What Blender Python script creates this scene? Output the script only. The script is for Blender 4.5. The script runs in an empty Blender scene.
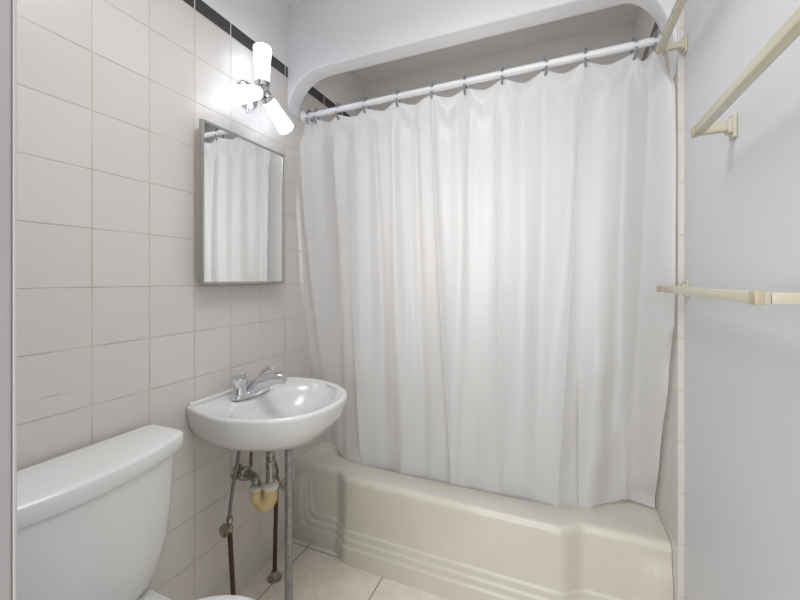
import bpy, bmesh, math, random
from mathutils import Vector, Matrix
random.seed(7)
PI = math.pi
SC = bpy.context.scene
COL = SC.collection

# ------------------------------------------------------------------ camera, world, lights, exposure
CAMP = Vector((1.17, 0.0, 1.234))
YAW = math.atan(160/379.0)                      # camera turned left from the tub direction
FOC = 379.0                                     # focal length in pixels of an 800 px wide frame
cd = bpy.data.cameras.new('camera')
cd.sensor_width = 36.0
cd.lens = FOC*36.0/800.0
cd.shift_y = -21.0/800.0
cd.clip_start = 0.02
cam = bpy.data.objects.new('camera', cd)
COL.objects.link(cam)
cam.location = CAMP
cam.rotation_euler = (PI/2, 0, YAW)
SC.camera = cam

w = bpy.data.worlds.new('world')
SC.world = w
w.use_nodes = True
w.node_tree.nodes['Background'].inputs[0].default_value = (0.97, 0.985, 1.0, 1)
w.node_tree.nodes['Background'].inputs[1].default_value = 0.6

def area(name, loc, rot, sx, sy, power, color):
    l = bpy.data.lights.new(name, 'AREA')
    l.shape = 'RECTANGLE'; l.size = sx; l.size_y = sy
    l.energy = power; l.color = color
    o = bpy.data.objects.new(name, l); COL.objects.link(o)
    o.location = loc; o.rotation_euler = rot
    return o
ZC_FILL = 2.495
# added fill behind the camera, for unseen hall light through the doorway
area('hall_fill', (0.95, -1.3, 1.3), (PI/2, 0, 0), 1.2, 1.7, 23.0, (0.965, 0.985, 1.0))
# unseen fill light added under the ceiling, out of frame, to brighten the room
area('ceiling_fill', (0.80, 0.62, ZC_FILL), (0, 0, 0), 0.8, 0.6, 8.5, (0.965, 0.985, 1.0)).data.spread = math.radians(145)
LAMP_STRENGTH = 3.3
LAMP_COLOR = (0.82, 0.90, 1.0, 1)

vs = SC.view_settings
SC.display_settings.display_device = 'sRGB'
vs.view_transform = 'Standard'
vs.look = 'None'
vs.gamma = 1.0
vs.use_curve_mapping = False
vs.exposure = 0.22

# ------------------------------------------------------------------ helpers
def sm(a, b, x):
    t = max(0.0, min(1.0, (x-a)/(b-a)))
    return t*t*(3-2*t)

def pix(px, py, ax, val):
    """point on the plane ax=val that stands at photo pixel px,py (used to read off real positions)"""
    u = (px-400)/FOC; v = (279-py)/FOC
    d = Vector((-math.sin(YAW)+math.cos(YAW)*u, math.cos(YAW)+math.sin(YAW)*u, v))
    i = 'xyz'.index(ax)
    return CAMP + d*((val-CAMP[i])/d[i])

def obj(name, bm, mat, parent=None, smooth=True, angle=40):
    bmesh.ops.recalc_face_normals(bm, faces=bm.faces)
    if parent is not None:
        bmesh.ops.translate(bm, verts=bm.verts, vec=-base_of(parent))
    me = bpy.data.meshes.new(name)
    bm.to_mesh(me); bm.free()
    if smooth:
        me.shade_smooth()
        me.set_sharp_from_angle(angle=math.radians(angle))
    me.materials.append(mat)
    o = bpy.data.objects.new(name, me)
    COL.objects.link(o)
    if parent is not None:
        o.parent = parent
    return o

def base_of(o):
    v = Vector(o.location)
    while o.parent is not None:
        o = o.parent; v = v + Vector(o.location)
    return v

def thing(name, label, cat, loc, group=None):
    o = bpy.data.objects.new(name, None)
    o.empty_display_size = 0.05
    COL.objects.link(o)
    o.location = loc
    o['label'] = label; o['category'] = cat
    if group: o['group'] = group
    return o

def tag(o, label, cat, group=None):
    o['label'] = label; o['category'] = cat
    if group: o['group'] = group
    return o

def struct(o, label, cat):
    o['kind'] = 'structure'; o['label'] = label; o['category'] = cat
    return o

def add_box(bm, lo, hi, bev=0.0, seg=2):
    r = bmesh.ops.create_cube(bm, size=1.0)
    vsx = r['verts']
    for v in vsx:
        v.co = Vector((lo[i]+(v.co[i]+0.5)*(hi[i]-lo[i]) for i in range(3)))
    if bev > 0:
        es = list({e for v in vsx for e in v.link_edges})
        bmesh.ops.bevel(bm, geom=es, offset=bev, segments=seg, profile=0.5, affect='EDGES')
    return bm

def box(lo, hi, bev=0.0, seg=2):
    return add_box(bmesh.new(), lo, hi, bev, seg)

def loft(bm, loops, cap0=True, cap1=True, closed=True):
    rings = [[bm.verts.new(p) for p in lp] for lp in loops]
    n = len(rings[0])
    for a, b in zip(rings[:-1], rings[1:]):
        for i in range(n if closed else n-1):
            j = (i+1) % n
            bm.faces.new((a[i], a[j], b[j], b[i]))
    if cap0 and closed: bm.faces.new(rings[0][::-1])
    if cap1 and closed: bm.faces.new(rings[-1])
    return rings

def frame(d):
    d = d.normalized()
    up = Vector((0, 0, 1)) if abs(d.z) < 0.95 else Vector((1, 0, 0))
    a = d.cross(up).normalized()
    return a, a.cross(d).normalized()

def add_tube(bm, pts, r, n=12, cap=True):
    pts = [Vector(p) for p in pts]
    rs = r if isinstance(r, (list, tuple)) else [r]*len(pts)
    loops = []
    a = None
    for i, p in enumerate(pts):
        d = (pts[min(i+1, len(pts)-1)]-pts[max(i-1, 0)]).normalized()
        if a is None:
            a, b = frame(d)
        else:
            a = (a - d*a.dot(d)).normalized(); b = a.cross(d).normalized()
        loops.append([p+(a*math.cos(2*PI*k/n)+b*math.sin(2*PI*k/n))*rs[i] for k in range(n)])
    loft(bm, loops, cap, cap)
    return bm

def tube(pts, r, n=12, cap=True):
    return add_tube(bmesh.new(), pts, r, n, cap)

def add_lathe(bm, o, d, prof, n=28):
    """prof: (distance along d, radius)"""
    o = Vector(o); d = Vector(d).normalized(); a, b = frame(d)
    loft(bm, [[o+d*h+(a*math.cos(2*PI*k/n)+b*math.sin(2*PI*k/n))*max(r, 0.0002) for k in range(n)] for h, r in prof])
    return bm

def lathe(o, d, prof, n=28):
    return add_lathe(bmesh.new(), o, d, prof, n)

def bez(pts, n=24):
    """Catmull-Rom through pts"""
    P = [Vector(p) for p in pts]
    P = [P[0]*2-P[1]] + P + [P[-1]*2-P[-2]]
    out = []
    for i in range(1, len(P)-2):
        for k in range(n):
            t = k/n
            out.append(0.5*((2*P[i]) + (P[i+1]-P[i-1])*t + (2*P[i-1]-5*P[i]+4*P[i+1]-P[i+2])*t*t + (3*P[i]-P[i-1]-3*P[i+1]+P[i+2])*t**3))
    out.append(P[-2])
    return out

# ------------------------------------------------------------------ materials
def mat(name, color, rough=0.5, metal=0.0, coat=0.0, **kw):
    m = bpy.data.materials.new(name); m.use_nodes = True
    b = m.node_tree.nodes['Principled BSDF']
    b.inputs['Base Color'].default_value = (*color, 1)
    b.inputs['Roughness'].default_value = rough
    b.inputs['Metallic'].default_value = metal
    b.inputs['Coat Weight'].default_value = coat
    for k, v in kw.items():
        b.inputs[k.replace('_', ' ')].default_value = v
    return m

class NT:
    def __init__(s, m):
        s.t = m.node_tree; s.n = s.t.nodes; s.l = s.t.links
        s.b = s.n['Principled BSDF']
    def node(s, typ, **kw):
        x = s.n.new(typ)
        for k, v in kw.items(): setattr(x, k, v)
        return x
    def put(s, inp, v):
        if hasattr(v, 'is_output') or isinstance(v, bpy.types.NodeSocket): s.l.new(v, inp)
        else: inp.default_value = v
    def m(s, op, a, b=0.0, c=None):
        x = s.node('ShaderNodeMath', operation=op)
        s.put(x.inputs[0], a); s.put(x.inputs[1], b)
        if c is not None: s.put(x.inputs[2], c)
        return x.outputs[0]
    def ramp(s, v, a, b):          # smoothstep map
        x = s.node('ShaderNodeMapRange', interpolation_type='SMOOTHSTEP')
        s.put(x.inputs['Value'], v); x.inputs['From Min'].default_value = a; x.inputs['From Max'].default_value = b
        return x.outputs['Result']
    def mix(s, f, a, b):
        x = s.node('ShaderNodeMix', data_type='RGBA')
        s.put(x.inputs[0], f); s.put(x.inputs[6], a); s.put(x.inputs[7], b)
        return x.outputs[2]
    def coords(s):
        tc = s.node('ShaderNodeTexCoord'); sp = s.node('ShaderNodeSeparateXYZ')
        s.l.new(tc.outputs['Object'], sp.inputs[0])
        return tc.outputs['Object'], sp.outputs
    def noise(s, vec, scale, detail=3.0, rough=0.55):
        x = s.node('ShaderNodeTexNoise')
        s.l.new(vec, x.inputs['Vector'])
        x.inputs['Scale'].default_value = scale; x.inputs['Detail'].default_value = detail; x.inputs['Roughness'].default_value = rough
        return x.outputs[0]
    def bump(s, h, strength, dist):
        x = s.node('ShaderNodeBump')
        s.put(x.inputs['Height'], h); x.inputs['Strength'].default_value = strength; x.inputs['Distance'].default_value = dist
        s.l.new(x.outputs[0], s.b.inputs['Normal'])

def line_dist(t, c, origin, pitch):
    f = t.m('FRACT', t.m('ADD', t.m('DIVIDE', t.m('SUBTRACT', c, origin), pitch), 0.5))
    return t.m('MULTIPLY', t.m('ABSOLUTE', t.m('SUBTRACT', f, 0.5)), pitch)

BAND0, BAND1 = 2.172, 2.222
def wall_tile_mat(name, axis, origin, pitch=0.157, stain=False):
    m = mat(name, (0.7, 0.68, 0.66), 0.3)
    t = NT(m); vec, xyz = t.coords()
    a = xyz[axis]; z = xyz['Z']
    dz = line_dist(t, z, 1.2105, 0.16)
    da = line_dist(t, a, origin, pitch)
    d = t.m('MINIMUM', dz, da)
    grout = t.m('SUBTRACT', 1.0, t.ramp(d, 0.0010, 0.0026))
    joint = t.m('SUBTRACT', 1.0, t.ramp(da, 0.0014, 0.0030))
    n = t.noise(vec, 2.2, 2.0)
    n2 = t.noise(vec, 9.0, 4.0)
    # every tile its own slight shade
    ia = t.m('FLOOR', t.m('DIVIDE', t.m('SUBTRACT', a, origin), pitch))
    iz = t.m('FLOOR', t.m('DIVIDE', t.m('SUBTRACT', z, 1.2105), 0.16))
    cb = t.node('ShaderNodeCombineXYZ'); t.l.new(ia, cb.inputs[0]); t.l.new(iz, cb.inputs[1])
    wn = t.node('ShaderNodeTexWhiteNoise'); t.l.new(cb.outputs[0], wn.inputs['Vector'])
    tile = t.mix(wn.outputs['Value'], (0.65, 0.612, 0.58, 1), (0.675, 0.638, 0.607, 1))
    groutc = t.mix(t.ramp(n2, 0.3, 0.7), (0.50, 0.43, 0.34, 1), (0.62, 0.56, 0.50, 1))
    c = t.mix(grout, tile, groutc)
    if stain:
        # worn chipped streak in one tile behind the toilet tank
        p, q = pix(34, 400.5, 'x', 0), pix(72, 391.5, 'x', 0)
        k = (q.z-p.z)/(q.y-p.y)
        off = t.m('ABSOLUTE', t.m('SUBTRACT', t.m('SUBTRACT', z, p.z), t.m('MULTIPLY', t.m('SUBTRACT', a, p.y), k)))
        along = t.m('MULTIPLY', t.m('GREATER_THAN', a, p.y), t.m('LESS_THAN', a, q.y))
        s_ = t.m('MULTIPLY', t.m('SUBTRACT', 1.0, t.ramp(off, 0.0008, 0.0035)), along)
        s_ = t.m('MULTIPLY', s_, t.ramp(t.noise(vec, 90.0, 2.0), 0.40, 0.60))
        c = t.mix(t.m('MULTIPLY', s_, 0.7), c, (0.50, 0.42, 0.30, 1))
    inband = t.m('MULTIPLY', t.m('GREATER_THAN', z, BAND0), t.m('LESS_THAN', z, BAND1))
    above = t.m('GREATER_THAN', z, BAND1)
    c = t.mix(inband, c, t.mix(joint, (0.052, 0.048, 0.051, 1), (0.62, 0.60, 0.58, 1)))
    c = t.mix(above, c, (0.80, 0.785, 0.775, 1))
    t.l.new(c, t.b.inputs['Base Color'])
    r = t.mix(t.m('MAXIMUM', grout, above), (0.24, 0.24, 0.24, 1), (0.7, 0.7, 0.7, 1))
    t.l.new(r, t.b.inputs['Roughness'])
    h = t.m('MULTIPLY', t.m('SUBTRACT', 1.0, grout), t.m('SUBTRACT', 1.0, above))
    t.bump(t.m('ADD', h, t.m('MULTIPLY', n, 0.5)), 0.5, 0.0015)
    return m

def floor_mat():
    m = mat('floor tile', (0.6, 0.55, 0.48), 0.38)
    t = NT(m); vec, xyz = t.coords()
    d = t.m('MINIMUM', line_dist(t, xyz['X'], 0.098, 0.395), line_dist(t, xyz['Y'], 1.045, 0.395))
    grout = t.m('SUBTRACT', 1.0, t.ramp(d, 0.0016, 0.0032))
    n = t.noise(vec, 14.0, 6.0, 0.65); n2 = t.noise(vec, 60.0, 3.0)
    c = t.mix(t.ramp(n, 0.3, 0.7), (0.78, 0.715, 0.61, 1), (0.87, 0.815, 0.725, 1))
    c = t.mix(t.m('MULTIPLY', t.ramp(n2, 0.45, 0.7), 0.25), c, (0.64, 0.56, 0.47, 1))
    c = t.mix(grout, c, (0.30, 0.27, 0.24, 1))
    t.l.new(c, t.b.inputs['Base Color'])
    t.bump(t.m('ADD', t.m('SUBTRACT', 1.0, grout), t.m('MULTIPLY', n, 0.3)), 0.5, 0.002)
    return m

def paint_mat(name, col, rough=0.5, scale=60, strength=0.15):
    m = mat(name, col, rough)
    t = NT(m); vec, _ = t.coords()
    n = t.noise(vec, scale, 4.0)
    t.bump(n, strength, 0.002)
    n3 = t.noise(vec, 2.0, 2.0)
    c2 = tuple(x*0.97 for x in col)
    t.l.new(t.mix(t.ramp(n3, 0.3, 0.7), (*col, 1), (*c2, 1)), t.b.inputs['Base Color'])
    return m

def enamel_mat(name, c0, c1, rough):
    m = mat(name, c0, rough, coat=0.3)
    m.node_tree.nodes['Principled BSDF'].inputs['Coat Roughness'].default_value = 0.1
    t = NT(m); vec, _ = t.coords()
    t.l.new(t.mix(t.ramp(t.noise(vec, 5.0, 3.0), 0.3, 0.7), (*c0, 1), (*c1, 1)), t.b.inputs['Base Color'])
    return m

def curtain_mat():
    m = mat('white vinyl', (0.79, 0.79, 0.795), 0.30)
    t = NT(m); vec, xyz = t.coords()
    # packing creases pressed into the sheet
    dz = line_dist(t, t.m('ADD', xyz['Z'], t.m('MULTIPLY', t.noise(vec, 3.0, 2.0), 0.03)), 0.13, 0.24)
    dx = line_dist(t, t.m('ADD', xyz['X'], t.m('MULTIPLY', t.noise(vec, 2.3, 2.0), 0.05)), 0.07, 0.185)
    cre = t.m('ADD', t.m('SUBTRACT', 1.0, t.ramp(dz, 0.0, 0.005)), t.m('SUBTRACT', 1.0, t.ramp(dx, 0.0, 0.004)))
    cre = t.m('MULTIPLY', cre, t.ramp(t.noise(vec, 5.0, 2.0), 0.45, 0.62))
    h = t.m('ADD', t.m('MULTIPLY', cre, 0.35), t.noise(vec, 18.0, 3.0))
    t.bump(h, 0.25, 0.004)
    tr = t.node('ShaderNodeBsdfTranslucent'); tr.inputs[0].default_value = (0.88, 0.87, 0.85, 1)
    mx = t.node('ShaderNodeMixShader'); mx.inputs[0].default_value = 0.36
    t.l.new(t.b.outputs[0], mx.inputs[1]); t.l.new(tr.outputs[0], mx.inputs[2])
    # milky see-through: what stands behind shows only as a blurred glow
    tp = t.node('ShaderNodeBsdfRefraction'); tp.inputs['Color'].default_value = (0.95, 0.95, 0.95, 1)
    tp.inputs['IOR'].default_value = 1.25; tp.inputs['Roughness'].default_value = 0.85
    mx2 = t.node('ShaderNodeMixShader'); mx2.inputs[0].default_value = 0.012
    t.l.new(mx.outputs[0], mx2.inputs[1]); t.l.new(tp.outputs[0], mx2.inputs[2])
    t.l.new(mx2.outputs[0], t.n['Material Output'].inputs['Surface'])
    return m

def rust_mat(name, c0, c1, metal, rough, scale=70):
    m = mat(name, c0, rough, metal)
    t = NT(m); vec, _ = t.coords()
    n = t.ramp(t.noise(vec, scale, 4.0), 0.42, 0.60)
    t.l.new(t.mix(n, (*c0, 1), (*c1, 1)), t.b.inputs['Base Color'])
    t.l.new(t.m('SUBTRACT', metal, t.m('MULTIPLY', n, metal*0.7)), t.b.inputs['Metallic'])
    t.bump(n, 0.3, 0.001)
    return m

M = {}
M['tile_left'] = wall_tile_mat('left wall tile', 'Y', 0.622, stain=True)
M['tile_right'] = wall_tile_mat('right alcove tile', 'Y', 1.50)
M['tile_back'] = wall_tile_mat('back alcove tile', 'X', 0.0)
M['floor'] = floor_mat()
M['paint'] = paint_mat('white wall paint', (0.66, 0.665, 0.69))
M['header'] = paint_mat('white header paint', (0.76, 0.76, 0.775))
M['ceiling'] = paint_mat('ceiling paint', (0.82, 0.81, 0.80))
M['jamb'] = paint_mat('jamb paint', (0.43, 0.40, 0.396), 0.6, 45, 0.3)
M['bead'] = mat('white bead paint', (0.52, 0.50, 0.49), 0.6)
M['tub'] = enamel_mat('tub enamel', (0.675, 0.64, 0.555), (0.65, 0.615, 0.53), 0.36)
M['china'] = enamel_mat('white china', (0.74, 0.735, 0.72), (0.76, 0.755, 0.745), 0.18)
M['seat'] = mat('seat plastic', (0.80, 0.80, 0.79), 0.3)
M['curtain'] = curtain_mat()
M['rod'] = mat('white rod enamel', (0.82, 0.83, 0.86), 0.25)
M['ring'] = mat('grey ring plastic', (0.25, 0.26, 0.285), 0.35)
M['chrome'] = mat('chrome', (0.72, 0.72, 0.74), 0.13, 1.0)
M['satin'] = mat('satin aluminium', (0.46, 0.455, 0.44), 0.36, 1.0)
M['steel'] = rust_mat('dulled steel tube', (0.36, 0.36, 0.36), (0.27, 0.265, 0.26), 0.75, 0.38, 30)
M['tarnished'] = rust_mat('tarnished chrome', (0.46, 0.44, 0.38), (0.20, 0.175, 0.12), 0.9, 0.35, 60)
M['copper'] = rust_mat('browned copper', (0.095, 0.05, 0.022), (0.055, 0.033, 0.018), 0.5, 0.5, 40)
M['hose'] = mat('grey braided hose', (0.22, 0.215, 0.21), 0.45, 0.4)
M['yellow'] = rust_mat('yellowed plastic', (0.80, 0.63, 0.34), (0.70, 0.50, 0.22), 0.0, 0.4, 25)
M['putty'] = mat('white putty tape', (0.74, 0.71, 0.62), 0.7)
M['rust'] = rust_mat('rusty iron', (0.10, 0.07, 0.045), (0.20, 0.12, 0.06), 0.3, 0.7, 90)
M['cabinet'] = mat('cream enamel', (0.62, 0.57, 0.46), 0.4)
M['mirror'] = mat('mirror glass', (0.86, 0.88, 0.88), 0.025, 1.0)
M['acrylic'] = mat('yellowed acrylic', (0.70, 0.655, 0.51), 0.2, Transmission_Weight=0.25, IOR=1.45)
M['acrylic_end'] = mat('brown acrylic end', (0.47, 0.40, 0.27), 0.35)
M['black'] = mat('black drain hole', (0.02, 0.02, 0.02), 0.5)
def pane_mat():
    m = mat('daylit frosted pane', (0.9, 0.9, 0.9), 0.4)
    b = m.node_tree.nodes['Principled BSDF']
    b.inputs['Emission Color'].default_value = (1.0, 0.96, 0.93, 1)
    b.inputs['Emission Strength'].default_value = PANE_STRENGTH
    return m
PANE_STRENGTH = 2.5
M['pane'] = pane_mat()
def lamp_mat():
    m = mat('lit frosted glass', (0.35, 0.35, 0.36), 0.4)
    b = m.node_tree.nodes['Principled BSDF']
    b.inputs['Emission Color'].default_value = LAMP_COLOR
    b.inputs['Emission Strength'].default_value = LAMP_STRENGTH
    return m
M['lamp'] = lamp_mat()

# ------------------------------------------------------------------ room shell
W = 1.507          # width between the tiled walls of the alcove
XW = 1.523         # painted right wall, set back behind the edge of the tiling
YH = 1.426         # front face of the header over the tub
YB = 2.19          # back wall of the tub alcove
ZC = 2.51
HALL = -2.2
struct(obj('floor', box((-0.15, HALL, -0.1), (W+0.15, YB+0.12, 0)), M['floor'], smooth=False), 'beige ceramic tile floor with dark grout lines', 'floor')
struct(obj('wall_left', box((-0.12, 0.0, 0), (0, YB+0.12, ZC)), M['tile_left'], smooth=False), 'white square tile wall with black tile band behind sink', 'wall')
struct(obj('wall_back', box((0, YB, 0), (W, YB+0.12, ZC)), M['tile_back'], smooth=False), 'tiled wall at the back of the bathtub alcove', 'wall')
struct(obj('wall_alcove', box((W, YH-0.008, 0), (W+0.14, YB+0.12, ZC), 0.003), M['tile_right'], smooth=False), 'narrow tiled wall at the right end of the bathtub', 'wall')
struct(obj('wall_right', box((XW, HALL, 0), (XW+0.12, YH-0.008, ZC)), M['paint'], smooth=False), 'smooth white painted wall carrying the towel bars', 'wall')
struct(obj('ceiling', box((-0.15, HALL, ZC), (W+0.15, YB+0.12, ZC+0.1)), M['ceiling'], smooth=False), 'white ceiling', 'ceiling')
# short wall between the left wall and the doorway; its end is the door jamb at the left edge of the photo
struct(obj('wall_front', box((-0.12, 0.10, 0), (0.622, 0.216, ZC), 0.003), M['jamb'], smooth=False), 'out of focus grey door jamb at the left edge', 'wall')
struct(obj('trim_1', box((0.610, 0.216, 0), (0.6225, 0.2195, ZC), 0.001), M['bead'], smooth=False), 'thin white edge bead on the door jamb', 'trim')

def header():
    """wall over the tub with rounded lower corners that run down into the side walls"""
    bm = bmesh.new()
    z0, rx, rz = 2.184, 0.185, 0.165
    rxr, rzr = 0.14, 0.30
    pts = [(0.0, z0-rz)]
    for k in range(1, 25):
        a = PI - k/24*PI/2
        pts.append((rx+rx*math.cos(a), z0-rz+rz*math.sin(a)))
    for k in range(0, 25):
        a = PI/2 - k/24*PI/2
        pts.append((W-rxr+rxr*math.cos(a), z0-rzr+rzr*math.sin(a)))
    y0, y1, r = YH, YH+0.085, 0.007
    def lp(y, off):
        out = []
        for i, (x, z) in enumerate(pts):
            p = Vector(pts[max(i-1, 0)]); q = Vector(pts[min(i+1, len(pts)-1)])
            d = (q-p).normalized(); nrm = Vector((-d.y, d.x))     # away from the opening
            nx = nrm.x if 0 < i < len(pts)-1 else (0.0)
            out.append(Vector((min(max(x+nx*off, 0), W), y, z+nrm.y*off)))
        return out
    loops = [[Vector((min(max(x, 0), W), y0, ZC)) for x, z in pts]]
    for k in range(0, 5):
        a = k/4*PI/2
        loops.append(lp(y0+r*(1-math.cos(a)), r*(1-math.sin(a))))
    for k in range(0, 5):
        a = k/4*PI/2
        loops.append(lp(y1-r+r*math.sin(a), r*(1-math.cos(a))))
    loops.append([Vector((min(max(x, 0), W), y1, ZC)) for x, z in pts])
    loft(bm, loops, closed=False)
    return bm
struct(obj('wall_header', header(), M['header'], angle=50), 'white dropped header with rounded corners above the shower curtain', 'wall')

def window():
    x0, x1, z0, z1 = 0.42, 1.06, 1.12, 1.84
    bm = bmesh.new()
    f = 0.035
    for lo, hi in (((x0, z0), (x1, z0+f)), ((x0, z1-f), (x1, z1)), ((x0, z0+f), (x0+f, z1-f)), ((x1-f, z0+f), (x1, z1-f))):
        add_box(bm, (lo[0], YB-0.02, lo[1]), (hi[0], YB+0.01, hi[1]), 0.003)
    o = obj('window_1', bm, M['rod'])
    struct(o, 'small frosted window glowing behind the shower curtain', 'window')
    obj('pane', box((x0+f, YB-0.006, z0+f), (x1-f, YB+0.001, z1-f)), M['pane'], o, smooth=False)
window()

# ------------------------------------------------------------------ bathtub
def tub_front(x):
    return 1.466 - 0.048*sm(0.225, 0.315, x)*(1-sm(1.165, 1.255, x))
ZT = 0.364
def build_tub():
    t = thing('bathtub', 'cream enamel bathtub with stepped apron behind the sink leg', 'bathtub', (W/2, 1.8, 0))
    bm = bmesh.new()
    nx = 240
    xs = [0.001+(W-0.002)*i/nx for i in range(nx+1)]
    zs = [0.0, 0.02, 0.04] + [0.05+0.0022*i for i in range(60)] + [0.19+0.02*i for i in range(6)] + [0.29, 0.30, 0.31, 0.32]
    zs = sorted(set(z for z in zs if z < 0.325))
    def step(d, a): return sm(a-0.005, a+0.006, d)
    def smin(a, b, k=0.05):
        h = max(0.0, min(1.0, 0.5+0.5*(b-a)/k)); return b*(1-h)+a*h - k*h*(1-h)
    cols = []
    for x in xs:
        yf = tub_front(x)
        col = []
        for z in zs:
            d = smin(z, min(x, W-x)*1.35+0.012, 0.05)
            dy = 0.0065*(step(d, 0.074)+step(d, 0.105)+step(d, 0.137))
            g = sm(0.24, 0.32, z); dy = dy*(1-g)+0.0195*g
            col.append(Vector((x, yf+dy-0.001, z)))
        # rim roll
        c = [(0.0178, 0.334), (0.0180, 0.342), (0.0205, 0.3505), (0.0255, 0.3575), (0.0325, 0.362), (0.040, 0.3637), (0.048, ZT)]
        for dy, z in c:
            col.append(Vector((x, yf+dy, z)))
        cols.append(col)
    loft(bm, cols, closed=False)
    obj('apron', bm, M['tub'], t, angle=60)
    # rim, basin
    bm = bmesh.new()
    cx, cy = W/2, 1.852
    ang = [2*PI*k/320 for k in range(320)]
    for x_ in (0.001, W-0.001):
        ca = math.atan2(tub_front(x_)+0.048-cy, x_-cx) % (2*PI)
        ki = min(range(320), key=lambda k: abs(ang[k]-ca)); ang[ki] = ca
    def outer(a):
        dx, dy = math.cos(a), math.sin(a)
        s = 1e9
        if dx > 1e-9: s = min(s, (W-0.001-cx)/dx)
        if dx < -1e-9: s = min(s, (0.001-cx)/dx)
        if dy > 1e-9: s = min(s, (YB-0.001-cy)/dy)
        x, y = cx+dx*s, cy+dy*s
        if dy < -1e-9:
            # march to the front line
            lo, hi = 0.0, s
            for _ in range(40):
                mid = (lo+hi)/2
                if cy+dy*mid < tub_front(min(max(cx+dx*mid, 0), W))+0.048: hi = mid
                else: lo = mid
            x, y = cx+dx*lo, cy+dy*lo
        return Vector((x, y, ZT))
    def sup(a, ax, ay, n, z, oy=0.0):
        c, s = math.cos(a), math.sin(a)
        if c > 0: ax = ax-0.125
        r = (abs(c/ax)**n+abs(s/ay)**n)**(-1/n)
        return Vector((cx+c*r, cy+oy+s*r, z))
    loops = [[outer(a) for a in ang]]
    for (ax, ay, n, z) in [(0.672, 0.292, 5, ZT+0.001), (0.664, 0.284, 5, ZT-0.004), (0.656, 0.276, 5, ZT-0.018), (0.64, 0.265, 4.5, 0.28), (0.60, 0.25, 4, 0.15), (0.57, 0.235, 3.6, 0.09), (0.52, 0.20, 3.2, 0.062), (0.3, 0.1, 2.5, 0.055)]:
        loops.append([sup(a, ax, ay, n, z) for a in ang])
    loft(bm, loops, cap0=False)
    obj('basin', bm, M['tub'], t, angle=60)
    obj('drain', lathe((1.18, 1.85, 0.058), (0, 0, 1), [(0, 0.026), (0.004, 0.026), (0.006, 0.02), (0.005, 0.0)]), M['chrome'], t)
    return t
build_tub()

# ------------------------------------------------------------------ curtain rod, rings, curtain
YR = 1.545
def rod_z(x): return 2.037 + 0.018*x/W
def build_rod():
    t = thing('curtain_rod', 'white shower curtain rod running under the header', 'curtain rod', (W/2, YR, 2.04))
    obj('rod', tube([(0.004, YR, rod_z(0)), (W/2, YR, rod_z(W/2)), (W-0.004, YR, rod_z(W))], 0.0135, 20), M['rod'], t)
    for x, s in ((0.0, 1), (W, -1)):
        obj('end_flange', lathe((x, YR, rod_z(x)), (s, 0, 0), [(0, 0.028), (0.006, 0.028), (0.010, 0.021), (0.028, 0.0185), (0.030, 0.014)]), M['rod'], t)
build_rod()

HOOK_PX = [304, 315, 339, 366, 398, 432, 465, 502.6, 545, 586, 634, 660]
HOOKS = [pix(p, 100, 'y', YR).x for p in HOOK_PX]
HOOKS[0] = max(HOOKS[0], 0.034); HOOKS[1] = max(HOOKS[1], 0.075)
HOOKS[-1] = min(HOOKS[-1], W-0.036)

# fold lines read off the photograph: (px at the top, px at the bottom, push in metres (minus is towards the room), width, crease)
FOLDS = [
 (309, 326, -0.020, 0.030, 0), (327, 338, 0.030, 0.030, 0), (352, 362, -0.030, 0.022, 1), (372, 385, 0.018, 0.035, 0),
 (394, 402, -0.016, 0.030, 0), (414, 424, 0.014, 0.028, 0), (433, 452, -0.026, 0.022, 1), (455, 470, 0.012, 0.04, 0), (472, 462, -0.014, 0.03, 0),
 (498, 500, -0.018, 0.028, 1), (520, 524, 0.014, 0.045, 0), (545, 536, -0.010, 0.035, 0), (584, 556, -0.020, 0.026, 1),
 (572, 578, 0.014, 0.045, 0), (606, 596, -0.014, 0.05, 0), (630, 610, 0.012, 0.03, 0), (645, 630, -0.020, 0.028, 1)]
FX = [(pix(a, 0, 'y', YR).x, pix(b, 0, 'y', YR+0.03).x, p, w_, c) for a, b, p, w_, c in FOLDS]
def hem_y(x): return 1.588 + 0.135*(1-sm(0.02, 0.22, x)) + 0.165*sm(1.22, 1.50, x)
def hem_z(x): return 0.30 + 0.075*(1-sm(0.12, 0.26, x)) + 0.072*sm(1.18, 1.30, x) + 0.012*math.exp(-((x-1.40)/0.03)**2)
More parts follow.
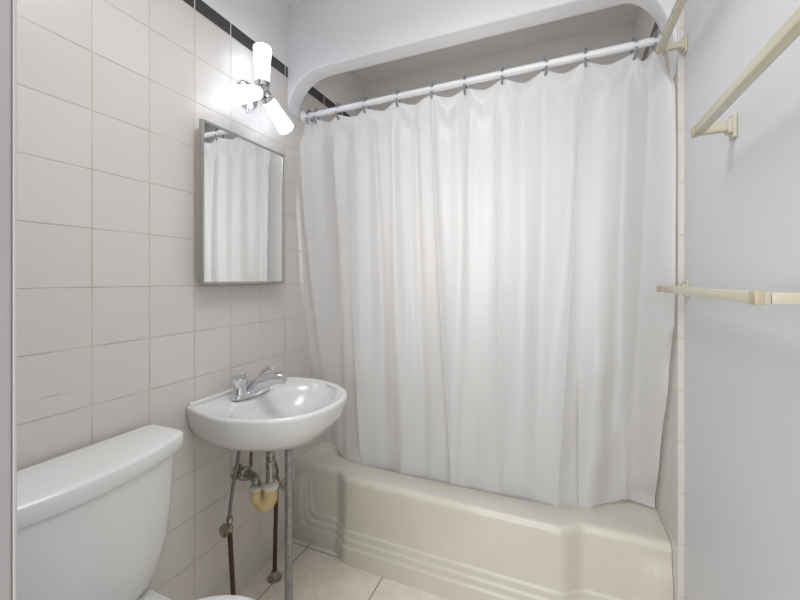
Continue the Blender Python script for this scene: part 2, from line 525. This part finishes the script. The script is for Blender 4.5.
# where the two side edges of the sheet stand out from the wall: (height, y)
EDGE_L = sorted((p.z, p.y) for p in (pix(299, 122, 'x', 0.012), pix(300, 200, 'x', 0.012), pix(304, 280, 'x', 0.012), pix(311, 372, 'x', 0.012), pix(326, 448, 'x', 0.012)))
EDGE_R = sorted((p.z, p.y) for p in (pix(674, 45, 'x', 1.499), pix(675.5, 150, 'x', 1.499), pix(675.5, 290, 'x', 1.499), pix(668, 390, 'x', 1.499), pix(655, 497, 'x', 1.499)))
def edge_y(tab, z):
    if z <= tab[0][0]: return tab[0][1]
    for (a, p), (b, q) in zip(tab[:-1], tab[1:]):
        if z <= b:
            return p+(q-p)*(z-a)/(b-a)
    return tab[-1][1]
def build_curtain():
    bm = bmesh.new()
    nu, nv = 520, 170
    x0, x1 = 0.010, W-0.008
    rnd = [random.uniform(0, 2*PI) for _ in range(12)]
    p, q = pix(654, 345, 'y', 1.56), pix(624, 420, 'y', 1.58)
    CR = (p.x, p.z, (q.x-p.x)/(q.z-p.z), pix(579, 450, 'y', 1.57).x)
    rows = []
    for j in range(nv+1):
        v = j/nv
        row = []
        for i in range(nu+1):
            x = x0+(x1-x0)*i/nu
            # scalloped top
            zt = rod_z(x)-0.027
            k = 0
            while k < len(HOOKS)-1 and HOOKS[k+1] < x: k += 1
            sw = 0.0; ph = 0.0
            if HOOKS[0] <= x <= HOOKS[-1]:
                g = HOOKS[k+1]-HOOKS[k]; f = (x-HOOKS[k])/g
                sag = 4*f*(1-f)
                zt -= (0.030 if k == len(HOOKS)-2 else min(0.016, g*0.11))*sag
                sw = sag; ph = abs(f-0.5)
            if x > HOOKS[-1]: zt -= 0.045*sm(0, 0.03, x-HOOKS[-1])
            z = zt + (hem_z(x)-zt)*v
            h = zt - z                                # distance down from the top
            yb = hem_y(x)
            y = YR + (yb-YR)*v**1.3
            el = 1-sm(0.01, 0.16, x); er = sm(1.37, 1.50, x)
            et = sm(0.0, 0.10, v); el *= et; er *= et
            y = y*(1-el-er) + edge_y(EDGE_L, z)*el + edge_y(EDGE_R, z)*er
            # gathered folds
            amp = (1.45+1.2*(1-sm(0.45, 1.1, x))*(1-sm(0.3, 0.8, v)))*((0.55+0.6*v) if v < 0.5 else 0.85)
            amp *= 1-0.55*sm(0.72, 1.0, v)
            top = sm(0.0, 0.10, v)
            for xa, xb, p, wd, cr in FX:
                xc = xa+(xb-xa)*v
                d = x-xc
                wd_ = wd*(0.62+0.38*sm(0.1, 0.6, v)); wd = wd_
                if abs(d) > wd*5: continue
                if cr: s_ = math.exp(-abs(d)/wd*1.5)*(1.0 if d > 0 else 1.0)
                else: s_ = math.exp(-(d/wd)**2)
                y += p*s_*amp*(0.25+0.75*top)
            # swags below the rings
            y += 0.012*sw*math.exp(-h/0.10)*math.cos(h*45.0+ph*6)
            y -= 0.008*math.exp(-h/0.06)*(1-sw)
            # loose waves
            y += 0.004*math.sin(x*23+rnd[0]+2.0*v) + 0.003*math.sin(x*51+rnd[1]+3*math.sin(v*3+rnd[2])) + 0.0016*math.sin(v*17+x*9+rnd[3])
            # wrinkles near the lower right
            wr = sm(1.12, 1.30, x)*sm(0.50, 0.68, v)*(1-0.5*sm(0.9, 1, v))
            y += 0.005*wr*math.sin(26*(x*1.1-0.75*z)+rnd[4])
            # crease running down from the right edge, and the turned fold near the lower right
            y -= 0.016*math.exp(-abs(x-CR[0]-(z-CR[1])*CR[2])/0.022)*sm(0.50, 0.56, v)*(1-sm(0.74, 0.9, v))
            y += 0.022*math.exp(-max(0, x-CR[3])/0.06)*(1 if x > CR[3] else math.exp(-abs(x-CR[3])/0.006))*sm(0.66, 0.76, v)*(1-0.6*sm(0.9, 1.0, v))
            ylim = YR+0.02 if v < 0.02 else 9
            floor_y = 1.575 if z < 0.40 and 0.1 < x < 1.42 else 0
            y = max(min(y, ylim), floor_y)
            row.append(Vector((x, y, z)))
        rows.append(row)
    loft(bm, rows, closed=False)
    t = obj('shower_curtain', bm, M['curtain'], angle=180)
    tag(t, 'translucent white vinyl shower curtain hanging into the bathtub', 'shower curtain')
build_curtain()

def ring_bm():
    bm = bmesh.new()
    pts = []
    for k in range(31):
        a = math.radians(-60 + k*(320/30.0))
        pts.append((0, 0.023*math.sin(a), -0.012+0.036*math.cos(a)))
    add_tube(bm, pts, 0.0046, 10)
    return bm
def ring_ball_bm():
    return lathe((0, 0.023*math.sin(math.radians(-60)), -0.012+0.036*math.cos(math.radians(-60))-0.006), (0, 0, 1), [(0, 0.0), (0.002, 0.004), (0.006, 0.0062), (0.010, 0.004), (0.012, 0.0)], 14)
RING_LABEL = ['grey curtain ring nearest the left tiled wall', 'second grey curtain ring from the left tiled wall', 'third grey curtain ring from the left tiled wall',
 'fourth grey curtain ring from the left tiled wall', 'fifth grey curtain ring from the left tiled wall', 'sixth grey curtain ring from the left tiled wall',
 'sixth grey curtain ring from the right wall', 'fifth grey curtain ring from the right wall', 'fourth grey curtain ring from the right wall',
 'third grey curtain ring from the right wall', 'second grey curtain ring from the right, beside the black tile', 'grey curtain ring nearest the right wall by the towel bar']
ring0 = None
for i, hx in enumerate(HOOKS):
    loc = (hx, YR, rod_z(hx))
    if ring0 is None:
        ring0 = thing('curtain_ring', RING_LABEL[0], 'curtain ring', (0, 0, 0), 'shower curtain rings on the rod')
        obj('hook', ring_bm(), M['ring'], ring0)
        obj('ball_tip', ring_ball_bm(), M['ring'], ring0)
        r = ring0
    else:
        r = ring0.copy(); COL.objects.link(r); r['label'] = RING_LABEL[i]
        for ch in ring0.children:
            c = ch.copy(); c.parent = r; COL.objects.link(c)
    r.location = loc
    r.rotation_euler = (0, 0, random.uniform(-0.2, 0.25))

# ------------------------------------------------------------------ sink
SY = 1.115
ZS = 0.80
def sink_loop(sc, z, x0=0.003, front=None, n=96, flat=1.0):
    """D-shaped outline, straight against the wall; sc shrinks it towards the wall's middle"""
    out = []
    X = 0.457*(front if front is not None else sc)
    for k in range(n):
        u = k/(n-1)                       # from wall left round the front to wall right
        a = PI*u
        # superellipse front half
        c, s = math.cos(a), math.sin(a)
        e = 2.5
        r = (abs(c)**e+abs(s)**e)**(-1/e)
        yy = -c*r; xx = s*r
        hw = 0.213+0.059*math.sin(min(1.0, xx/0.62)*PI/2)
        out.append(Vector((x0+(X-x0)*xx, SY+yy*hw*sc, z)))
    return out
def build_sink():
    t = thing('sink', 'white wall hung china sink with one steel front leg', 'sink', (0.0, SY, 0))
    bm = bmesh.new()
    n = 96
    cx, cy = 0.24, SY
    # use angular sampling about the bowl centre so that rim and bowl share loops
    outer = sink_loop(1.0, ZS)
    # close along the wall
    back = [Vector((0.003, SY+0.213-0.426*k/25, ZS)) for k in range(1, 25)]
    ring = outer+back
    N = len(ring)
    angs = [math.atan2(p.y-cy, p.x-cx) for p in ring]
    def shrink(sc, front, z, x0=0.003):
        o = sink_loop(sc, z, x0, front)
        hw = 0.213*sc
        return o+[Vector((x0, SY+hw-2*hw*k/25, z)) for k in range(1, 25)]
    def bowl(ax, ay, z, e=2.4, ox=0.0):
        out = []
        for a in angs:
            c, s = math.cos(a), math.sin(a)
            r = (abs(c/ax)**e+abs(s/ay)**e)**(-1/e)
            out.append(Vector((cx+ox+c*r, cy+s*r, z)))
        return out
    loops = []
    # underside from the bottom up
    loops.append([Vector((0.10+(p.x-0.003)*0.42, SY+(p.y-SY)*0.25, 0.652)) for p in ring])
    loops.append([Vector((0.06+(p.x-0.003)*0.62, SY+(p.y-SY)*0.48, 0.658)) for p in ring])
    loops.append([Vector((0.02+(p.x-0.003)*0.80, SY+(p.y-SY)*0.74, 0.675)) for p in ring])
    loops.append(shrink(0.88, 0.89, 0.700))
    loops.append(shrink(0.94, 0.94, 0.724))
    loops.append(shrink(0.975, 0.972, 0.745))
    loops.append(shrink(0.990, 0.988, 0.772))
    loops.append(shrink(1.0, 1.0, 0.790))
    loops.append(shrink(1.0, 1.0, 0.797))
    loops.append(shrink(0.988, 0.990, 0.803))
    loops.append(shrink(0.965, 0.968, 0.803, 0.010))
    loops.append(shrink(0.945, 0.945, 0.797, 0.020))
    loops.append(shrink(0.930, 0.928, 0.794, 0.030))
    loops.append(bowl(0.148, 0.222, 0.790, 2.2, 0.012))
    loops.append(bowl(0.140, 0.214, 0.783, 2.2, 0.012))
    loops.append(bowl(0.130, 0.200, 0.765, 2.2, 0.010))
    loops.append(bowl(0.112, 0.172, 0.725, 2.2, 0.004))
    loops.append(bowl(0.085, 0.130, 0.702, 2.1, 0.0))
    loops.append(bowl(0.045, 0.065, 0.690, 2.0, -0.02))
    loops.append(bowl(0.02, 0.02, 0.687, 2.0, -0.03))
    loft(bm, loops)
    obj('basin', bm, M['china'], t, angle=70)
    obj('drain', lathe((0.21, SY, 0.687), (0, 0, 1), [(0, 0.022), (0.004, 0.022), (0.005, 0.016), (0.010, 0.014), (0.011, 0.0)]), M['chrome'], t)
    # back ledge against the wall
    bm = bmesh.new()
    add_box(bm, (0.001, SY-0.206, 0.795), (0.020, SY+0.206, 0.812), 0.005, 3)
    obj('back_ledge', bm, M['china'], t)
    lp_ = pix(288.7, 500, 'x', 0.255); lx, ly = 0.255, lp_.y
    leg = obj('leg', tube([(lx, ly, 0.0), (lx, ly, 0.3), (lx, ly, 0.656)], 0.0138, 20), M['steel'], t)
    leg['label'] = 'dull steel tube leg'
    obj('leg_foot', lathe((lx, ly, 0), (0, 0, 1), [(0, 0.019), (0.012, 0.019), (0.016, 0.0142)]), M['steel'], leg)
    return t
build_sink()

def build_faucet():
    fx, fy, z = 0.088, SY-0.004, 0.7965
    t = thing('faucet', 'chrome two handle faucet on the back ledge of the sink', 'faucet', (fx, fy, z))
    bm = bmesh.new()
    # oblong base
    loops = []
    for zz, g in ((0.0, 1.0), (0.012, 1.0), (0.018, 0.93), (0.021, 0.8)):
        lp = []
        for k in range(48):
            a = 2*PI*k/48
            c, s = math.cos(a), math.sin(a)
            r = (abs(c/0.030)**2.6+abs(s/0.088)**2.6)**(-1/2.6)
            lp.append(Vector((fx+c*r*g, fy+s*r*g, z+zz)))
        loops.append(lp)
    loft(bm, loops)
    obj('base', bm, M['chrome'], t)
    prof = [(0.0, 0.028), (0.010, 0.028), (0.016, 0.0245), (0.044, 0.0235), (0.050, 0.026), (0.056, 0.031), (0.061, 0.031), (0.066, 0.025), (0.067, 0.0)]
    obj('handle', lathe((fx, fy-0.058, z+0.012), (0, 0, 1), prof), M['chrome'], t)
    # lever of the far handle swung forward and up
    bm = lathe((fx, fy+0.055, z+0.014), (0, 0, 1), [(0.0, 0.023), (0.012, 0.023), (0.016, 0.019), (0.042, 0.0185), (0.050, 0.016), (0.054, 0.0)])
    pts = bez([(fx-0.004, fy+0.055, z+0.055), (fx+0.010, fy+0.052, z+0.074), (fx+0.036, fy+0.046, z+0.090), (fx+0.064, fy+0.040, z+0.095)], 8)
    add_tube(bm, pts, [0.012-0.004*i/(len(pts)-1) for i in range(len(pts))], 14)
    obj('handle', bm, M['chrome'], t)
    # spout: stout body rising over the bowl
    pts = bez([(fx-0.006, fy, z+0.012), (fx+0.014, fy, z+0.032), (fx+0.055, fy+0.004, z+0.052), (fx+0.105, fy+0.010, z+0.068), (fx+0.142, fy+0.014, z+0.070)], 10)
    m_ = len(pts)-1
    bm = tube(pts, [0.030-0.010*i/m_ for i in range(m_+1)], 20)
    obj('spout', bm, M['chrome'], t)
    bm = lathe((fx+0.128, fy+0.012, z+0.068), (0.25, 0, -1), [(-0.008, 0.010), (0.0, 0.0135), (0.016, 0.0135), (0.018, 0.011), (0.018, 0.0)])
    obj('aerator', bm, M['chrome'], t)
    obj('lift_rod', lathe((fx-0.022, fy, z+0.018), (0, 0, 1), [(0, 0.003), (0.045, 0.003), (0.047, 0.007), (0.056, 0.007), (0.058, 0.0)]), M['chrome'], t)
build_faucet()

# ------------------------------------------------------------------ plumbing under the sink
def build_trap():
    tx, ty = 0.172, 1.118
    t = thing('drain_trap', 'yellowed plastic drain trap under the sink on a tarnished tailpiece', 'drain trap', (tx, ty, 0.36))
    bm = lathe((tx, ty, 0.46), (0, 0, 1), [(0, 0.0165), (0.075, 0.0165), (0.076, 0.0175), (0.081, 0.0175), (0.082, 0.0165), (0.150, 0.0165), (0.151, 0.023), (0.18, 0.023)])
    p = obj('tailpiece', bm, M['tarnished'], t); p['label'] = 'spotted tarnished chrome tailpiece'
    # fat moulded bend from the tailpiece back to the wall arm
    bx, by = tx-0.056, ty-0.010
    def mid(f): return (tx+(bx-tx)*f, ty+(by-ty)*f)
    pts = [(tx, ty, 0.465), (tx, ty, 0.435)]
    for k in range(1, 12):
        a = PI*k/12
        f = 0.5-0.5*math.cos(a)
        x, y = mid(f)
        pts.append((x, y, 0.425-0.036*math.sin(a)))
    pts += [(bx, by, 0.430), (bx, by, 0.455)]
    bm = tube(pts, [0.024, 0.0255]+[0.026]*11+[0.022, 0.021], 20)
    obj('trap_bend', bm, M['yellow'], t)
    bm = lathe((tx, ty, 0.452), (0, 0, 1), [(0, 0.028), (0.004, 0.030), (0.014, 0.030), (0.018, 0.026), (0.024, 0.018)], 20)
    add_lathe(bm, (bx, by, 0.440), (0, 0, 1), [(0, 0.024), (0.004, 0.026), (0.014, 0.026), (0.018, 0.018)], 20)
    p = obj('slip_nut', bm, M['putty'], t); p['label'] = 'white putty collars'
    # wall arm with a corroded nut
    wa = pix(246, 474, 'x', 0.045)
    pts = bez([(bx, by, 0.452), (bx-0.004, by-0.004, 0.480), (bx-0.022, by*0.4+wa.y*0.6, wa.z-0.004), (0.066, wa.y, wa.z), (0.0, wa.y, wa.z)], 8)
    obj('wall_arm', tube(pts, 0.0165, 16), M['tarnished'], t)
    bm = lathe((0.028, wa.y, wa.z), (1, 0, 0), [(0, 0.022), (0.004, 0.027), (0.016, 0.027), (0.020, 0.022), (0.034, 0.021), (0.038, 0.017)], 8)
    p = obj('arm_nut', bm, M['tarnished'], t); p['label'] = 'corroded brass nut'
    obj('escutcheon', lathe((0.0, wa.y, wa.z), (1, 0, 0), [(0, 0.030), (0.004, 0.029), (0.010, 0.021), (0.011, 0.017)]), M['tarnished'], t)
    # pop-up linkage
    bm = bmesh.new()
    pr = pix(251, 450, 'x', 0.125)
    add_tube(bm, [(tx, ty, pr.z-0.010), (0.15, 0.5*(ty+pr.y), pr.z-0.003), (0.125, pr.y, pr.z)], 0.0042, 10)
    add_tube(bm, [(0.125, pr.y, 0.64), (0.125, pr.y, 0.57), (0.124, pr.y, pr.z-0.062)], 0.0052, 10)
    add_lathe(bm, (tx-0.012, ty-0.009, pr.z-0.009), (-0.8, -0.6, 0.2), [(0, 0.010), (0.012, 0.010), (0.014, 0.006)], 12)
    p = obj('popup_linkage', bm, M['rust'], t); p['label'] = 'rusty pop-up drain linkage rods'
build_trap()

def supply(label, top, valve, foot, knob_dir):
    valve = Vector(valve); foot = Vector(foot)
    t = thing('water_supply_line', label, 'supply line', foot, 'supply lines under the sink')
    p = obj('riser_pipe', tube([foot+Vector((0, 0, 0.0)), foot*0.5+valve*0.5, valve+Vector((0, 0, -0.012))], 0.0085, 14), M['copper'], t)
    p['label'] = 'browned copper riser pipe'
    obj('floor_flange', lathe(foot, (0, 0, 1), [(0, 0.030), (0.003, 0.029), (0.010, 0.020), (0.018, 0.014), (0.030, 0.013), (0.031, 0.009)]), M['tarnished'], t)
    bm = lathe(valve+Vector((0, 0, -0.026)), (0, 0, 1), [(0, 0.012), (0.012, 0.0125), (0.014, 0.010), (0.034, 0.010), (0.036, 0.0125), (0.050, 0.0115), (0.052, 0.007)], 12)
    k = Vector(knob_dir).normalized()
    add_lathe(bm, valve, k, [(0, 0.009), (0.014, 0.009), (0.015, 0.005), (0.030, 0.005)], 12)
    v = obj('stop_valve', bm, M['tarnished'], t)
    bm = bmesh.new()
    o = valve+k*0.030
    a, b = frame(k)
    loops = []
    for h, g in ((0, 0.75), (0.002, 1.0), (0.007, 1.0), (0.009, 0.75)):
        loops.append([o+k*h+a*math.cos(2*PI*q/28)*0.016*g+b*math.sin(2*PI*q/28)*0.025*g for q in range(28)])
    loft(bm, loops)
    obj('valve_handle', bm, M['tarnished'], v)
    if top:
        pts = bez([valve+Vector((0, 0, 0.024))]+[Vector(q) for q in top], 10)
        obj('flexible_hose', tube(pts, 0.0062, 12), M['hose'], t)
V1 = pix(229.5, 524, 'x', 0.085)
F1 = pix(234.5, 600, 'x', 0.085)
supply('copper water supply line with grey hose beside the toilet', [pix(231.5, 497, 'x', 0.087), pix(236, 470, 'x', 0.092), pix(240, 446, 'x', 0.1), pix(242, 430, 'x', 0.1)], V1, (F1.x, F1.y, 0), (0.30, -1.0, -0.05))
F2 = pix(274.5, 578, 'z', 0.0)
V2 = pix(276.5, 483, 'x', F2.x)
supply('copper water supply line with floor flange beside the sink leg', [V2+Vector((0.004, 0.0, 0.06)), V2+Vector((0.006, -0.03, 0.13)), V2+Vector((0.006, -0.05, 0.2))], V2, (F2.x, F2.y, 0), (0.9, 0.05, 0.0))

# ------------------------------------------------------------------ mirrored cabinet
def build_cabinet():
    y0, y1, z0, z1 = 0.924, 1.339, 1.216, 1.780
    t = thing('medicine_cabinet', 'mirrored medicine cabinet on the tiled wall above the sink', 'cabinet', (0, (y0+y1)/2, z0))
    b = obj('body', box((0.0, y0+0.016, z0+0.028), (0.034, y1-0.018, z1-0.022), 0.003), M['cabinet'], t)
    b['label'] = 'cream enamelled cabinet box'
    d = obj('door', box((0.034, y0, z0), (0.046, y1, z1), 0.002), M['satin'], t)
    bm = bmesh.new()
    fw = 0.009
    for lo, hi in (((y0, z0), (y1, z0+fw)), ((y0, z1-fw), (y1, z1)), ((y0, z0+fw), (y0+fw, z1-fw)), ((y1-fw, z0+fw), (y1, z1-fw))):
        add_box(bm, (0.046, lo[0], lo[1]), (0.051, hi[0], hi[1]), 0.0012, 2)
    obj('door_frame', bm, M['satin'], d)
    obj('mirror', box((0.045, y0+fw, z0+fw), (0.0478, y1-fw, z1-fw)), M['mirror'], d, smooth=False)
build_cabinet()

# ------------------------------------------------------------------ vanity light
def build_light():
    hub = Vector((0.082, 1.173, 1.977))
    t = thing('vanity_light', 'lit three arm wall light with frosted tube shades above the mirror', 'wall light', (0, hub.y, hub.z))
    obj('backplate', lathe((0, hub.y, hub.z), (1, 0, 0), [(0, 0.056), (0.006, 0.056), (0.014, 0.048), (0.019, 0.028), (0.021, 0.0)], 36), M['chrome'], t)
    bm = lathe((0.015, hub.y, hub.z), (1, 0, 0), [(0, 0.012), (0.04, 0.012), (0.045, 0.022), (0.085, 0.022), (0.092, 0.014), (0.093, 0.0)], 24)
    obj('hub', bm, M['chrome'], t)
    for d in ((0, 0.0, 1.0), (0, 0.84, -0.56), (0.07, -0.84, -0.47)):
        d = Vector(d).normalized()
        s = obj('socket', lathe(hub, d, [(0.0, 0.010), (0.016, 0.010), (0.018, 0.026), (0.036, 0.030), (0.038, 0.027)], 24), M['chrome'], t)
        obj('shade', lathe(hub, d, [(0.030, 0.020), (0.034, 0.025), (0.05, 0.027), (0.12, 0.031), (0.168, 0.035), (0.174, 0.034), (0.178, 0.029), (0.182, 0.0)], 32), M['lamp'], s)
    bm = lathe((0.05, 1.128, 1.915), (0, 0, -1), [(0, 0.003), (0.024, 0.003), (0.026, 0.006), (0.034, 0.006), (0.037, 0.0)], 12)
    add_tube(bm, [(0.018, hub.y-0.03, hub.z-0.045), (0.045, 1.130, 1.922), (0.05, 1.128, 1.914)], 0.003, 8)
    obj('pull_switch', bm, M['chrome'], t)
build_light()

# ------------------------------------------------------------------ towel bars
def towel_bar(label, y_far, y_near, z, x=1.456):
    t = thing('towel_bar', label, 'towel bar', (XW, (y_far+y_near)/2, z), 'acrylic towel bars on the right wall')
    r = 0.0095
    obj('bar', box((x-r, y_near-r, z-r), (x+r, y_far+r, z+r), 0.002), M['acrylic'], t)
    for y in (y_far, y_near):
        p = obj('post', box((x+r+0.0006, y-r, z-r*0.95), (XW-0.010, y+r, z+r*0.95), 0.002), M['acrylic'], t)
        bm = box((XW-0.007, y-0.015, z-0.026), (XW, y+0.015, z+0.026), 0.0025)
        add_box(bm, (XW-0.015, y-0.012, z-0.0145), (XW-0.006, y+0.012, z+0.0145), 0.002)
        obj('wall_bracket', bm, M['acrylic'], p)
        e = obj('end_cap', box((x-r-0.001, y-r-0.0012, z-r-0.0012), (x+r*0.2, y+r+0.0012, z+r+0.0012), 0.002), M['acrylic_end'], t)
        e['label'] = 'brown stained end of the bar'
towel_bar('highest cream acrylic towel bar, its post beside the curtain top', 1.395, 0.79, 1.946)
towel_bar('middle cream acrylic towel bar high on the white wall', 1.050, 0.44, 1.568)
towel_bar('lowest cream acrylic towel bar at mid height of the white wall', 1.381, 0.758, 1.2045)

# ------------------------------------------------------------------ toilet
def rrect(cx, cy, hx, hy, r, z, n=12, bow=0.0):
    """rounded rectangle, bow pushes the +x side out"""
    out = []
    for sx, sy, a0 in ((1, 1, 0), (-1, 1, PI/2), (-1, -1, PI), (1, -1, 3*PI/2)):
        rr = r if sx > 0 else min(r, 0.02)
        for k in range(n+1):
            a = a0+PI/2*k/n
            x = cx+sx*(hx-rr)+rr*math.cos(a); y = cy+sy*(hy-rr)+rr*math.sin(a)
            out.append(Vector((x, y, z)))
    # subdivide the front edge so that it can bow
    res = []
    N = len(out)
    for i, p in enumerate(out):
        res.append(p)
        q = out[(i+1) % N]
        if (q-p).length > hy*0.8 and p.x > cx:
            for k in range(1, 16): res.append(p+(q-p)*k/16)
        elif (q-p).length > hy*0.8:
            for k in range(1, 16): res.append(p+(q-p)*k/16)
    for p in res:
        if p.x > cx:
            p.x += bow*(1-((p.y-cy)/hy)**2)*((p.x-cx)/hx)
    return res
def build_toilet():
    TY = 0.51
    t = thing('toilet', 'white toilet with a broad tank against the tiled wall', 'toilet', (0.3, TY, 0))
    bm = bmesh.new()
    loops = []
    for z, hx, hy, r, bow in ((0.398, 0.070, 0.155, 0.05, 0.0), (0.406, 0.080, 0.172, 0.06, 0.004), (0.43, 0.086, 0.196, 0.06, 0.008), (0.47, 0.0885, 0.216, 0.055, 0.01), (0.53, 0.090, 0.233, 0.05, 0.012), (0.62, 0.091, 0.242, 0.045, 0.014), (0.752, 0.093, 0.247, 0.04, 0.016)):
        loops.append(rrect(0.093-(0.095-hx)*0.3, TY-0.003, hx-0.020, hy, r*0.8, z, bow=bow+0.038))
    loft(bm, loops)
    obj('tank', bm, M['china'], t, angle=60)
    bm = bmesh.new()
    loops = []
    for z, g in ((0.749, -0.004), (0.7495, -0.001), (0.752, 0.0), (0.786, 0.0), (0.790, -0.0015), (0.793, -0.006), (0.794, -0.014)):
        loops.append(rrect(0.090, TY+0.006, 0.074+g, 0.260+g, 0.020, z, bow=0.060))
    loft(bm, loops)
    obj('tank_lid', bm, M['china'], t, angle=60)
    # bowl with pedestal
    bm = bmesh.new()
    def egg(cx, a, b, z, n=64, back=0.8):
        out = []
        for k in range(n):
            th = 2*PI*k/n
            c, s = math.cos(th), math.sin(th)
            aa = a if c > 0 else a*back
            out.append(Vector((cx+aa*c, TY+b*s, z)))
        return out
    loops = [egg(0.36, 0.20, 0.105, 0.0, back=1.3), egg(0.36, 0.19, 0.10, 0.03, back=1.3), egg(0.37, 0.165, 0.088, 0.12, back=1.2), egg(0.40, 0.18, 0.105, 0.20, back=1.0), egg(0.43, 0.225, 0.150, 0.29, back=0.9), egg(0.45, 0.25, 0.178, 0.36, back=0.85), egg(0.455, 0.255, 0.184, 0.402, back=0.85), egg(0.455, 0.250, 0.180, 0.4165, back=0.85),
             egg(0.455, 0.205, 0.135, 0.4165, back=0.8), egg(0.455, 0.19, 0.12, 0.36, back=0.8), egg(0.44, 0.12, 0.08, 0.25), egg(0.43, 0.05, 0.04, 0.19)]
    loft(bm, loops)
    obj('bowl', bm, M['china'], t, angle=60)
    bm = bmesh.new()
    loft(bm, [rrect(0.17, TY, 0.13, 0.118, 0.04, 0.26), rrect(0.17, TY, 0.145, 0.155, 0.04, 0.34), rrect(0.17, TY, 0.15, 0.168, 0.04, 0.398), rrect(0.17, TY, 0.146, 0.164, 0.04, 0.404)])
    obj('tank_shelf', bm, M['china'], t, angle=60)
    bm = bmesh.new()
    loft(bm, [egg(0.488, 0.232, 0.196, 0.4195), egg(0.488, 0.238, 0.202, 0.4245), egg(0.488, 0.238, 0.202, 0.4345), egg(0.488, 0.232, 0.196, 0.4385)])
    obj('seat', bm, M['seat'], t, angle=60)
    bm = bmesh.new()
    loft(bm, [egg(0.488, 0.234, 0.198, 0.4400), egg(0.488, 0.240, 0.204, 0.4435), egg(0.488, 0.240, 0.204, 0.4525), egg(0.488, 0.230, 0.195, 0.4595), egg(0.488, 0.18, 0.152, 0.4635), egg(0.488, 0.06, 0.062, 0.4655)])
    l = obj('seat_lid', bm, M['seat'], t, angle=60)
    for s in (-1, 1):
        obj('hinge', lathe((0.275, TY+s*0.07, 0.402), (0, 0, 1), [(0, 0.014), (0.048, 0.014), (0.052, 0.010), (0.053, 0.0)], 16), M['seat'], l)
build_toilet()
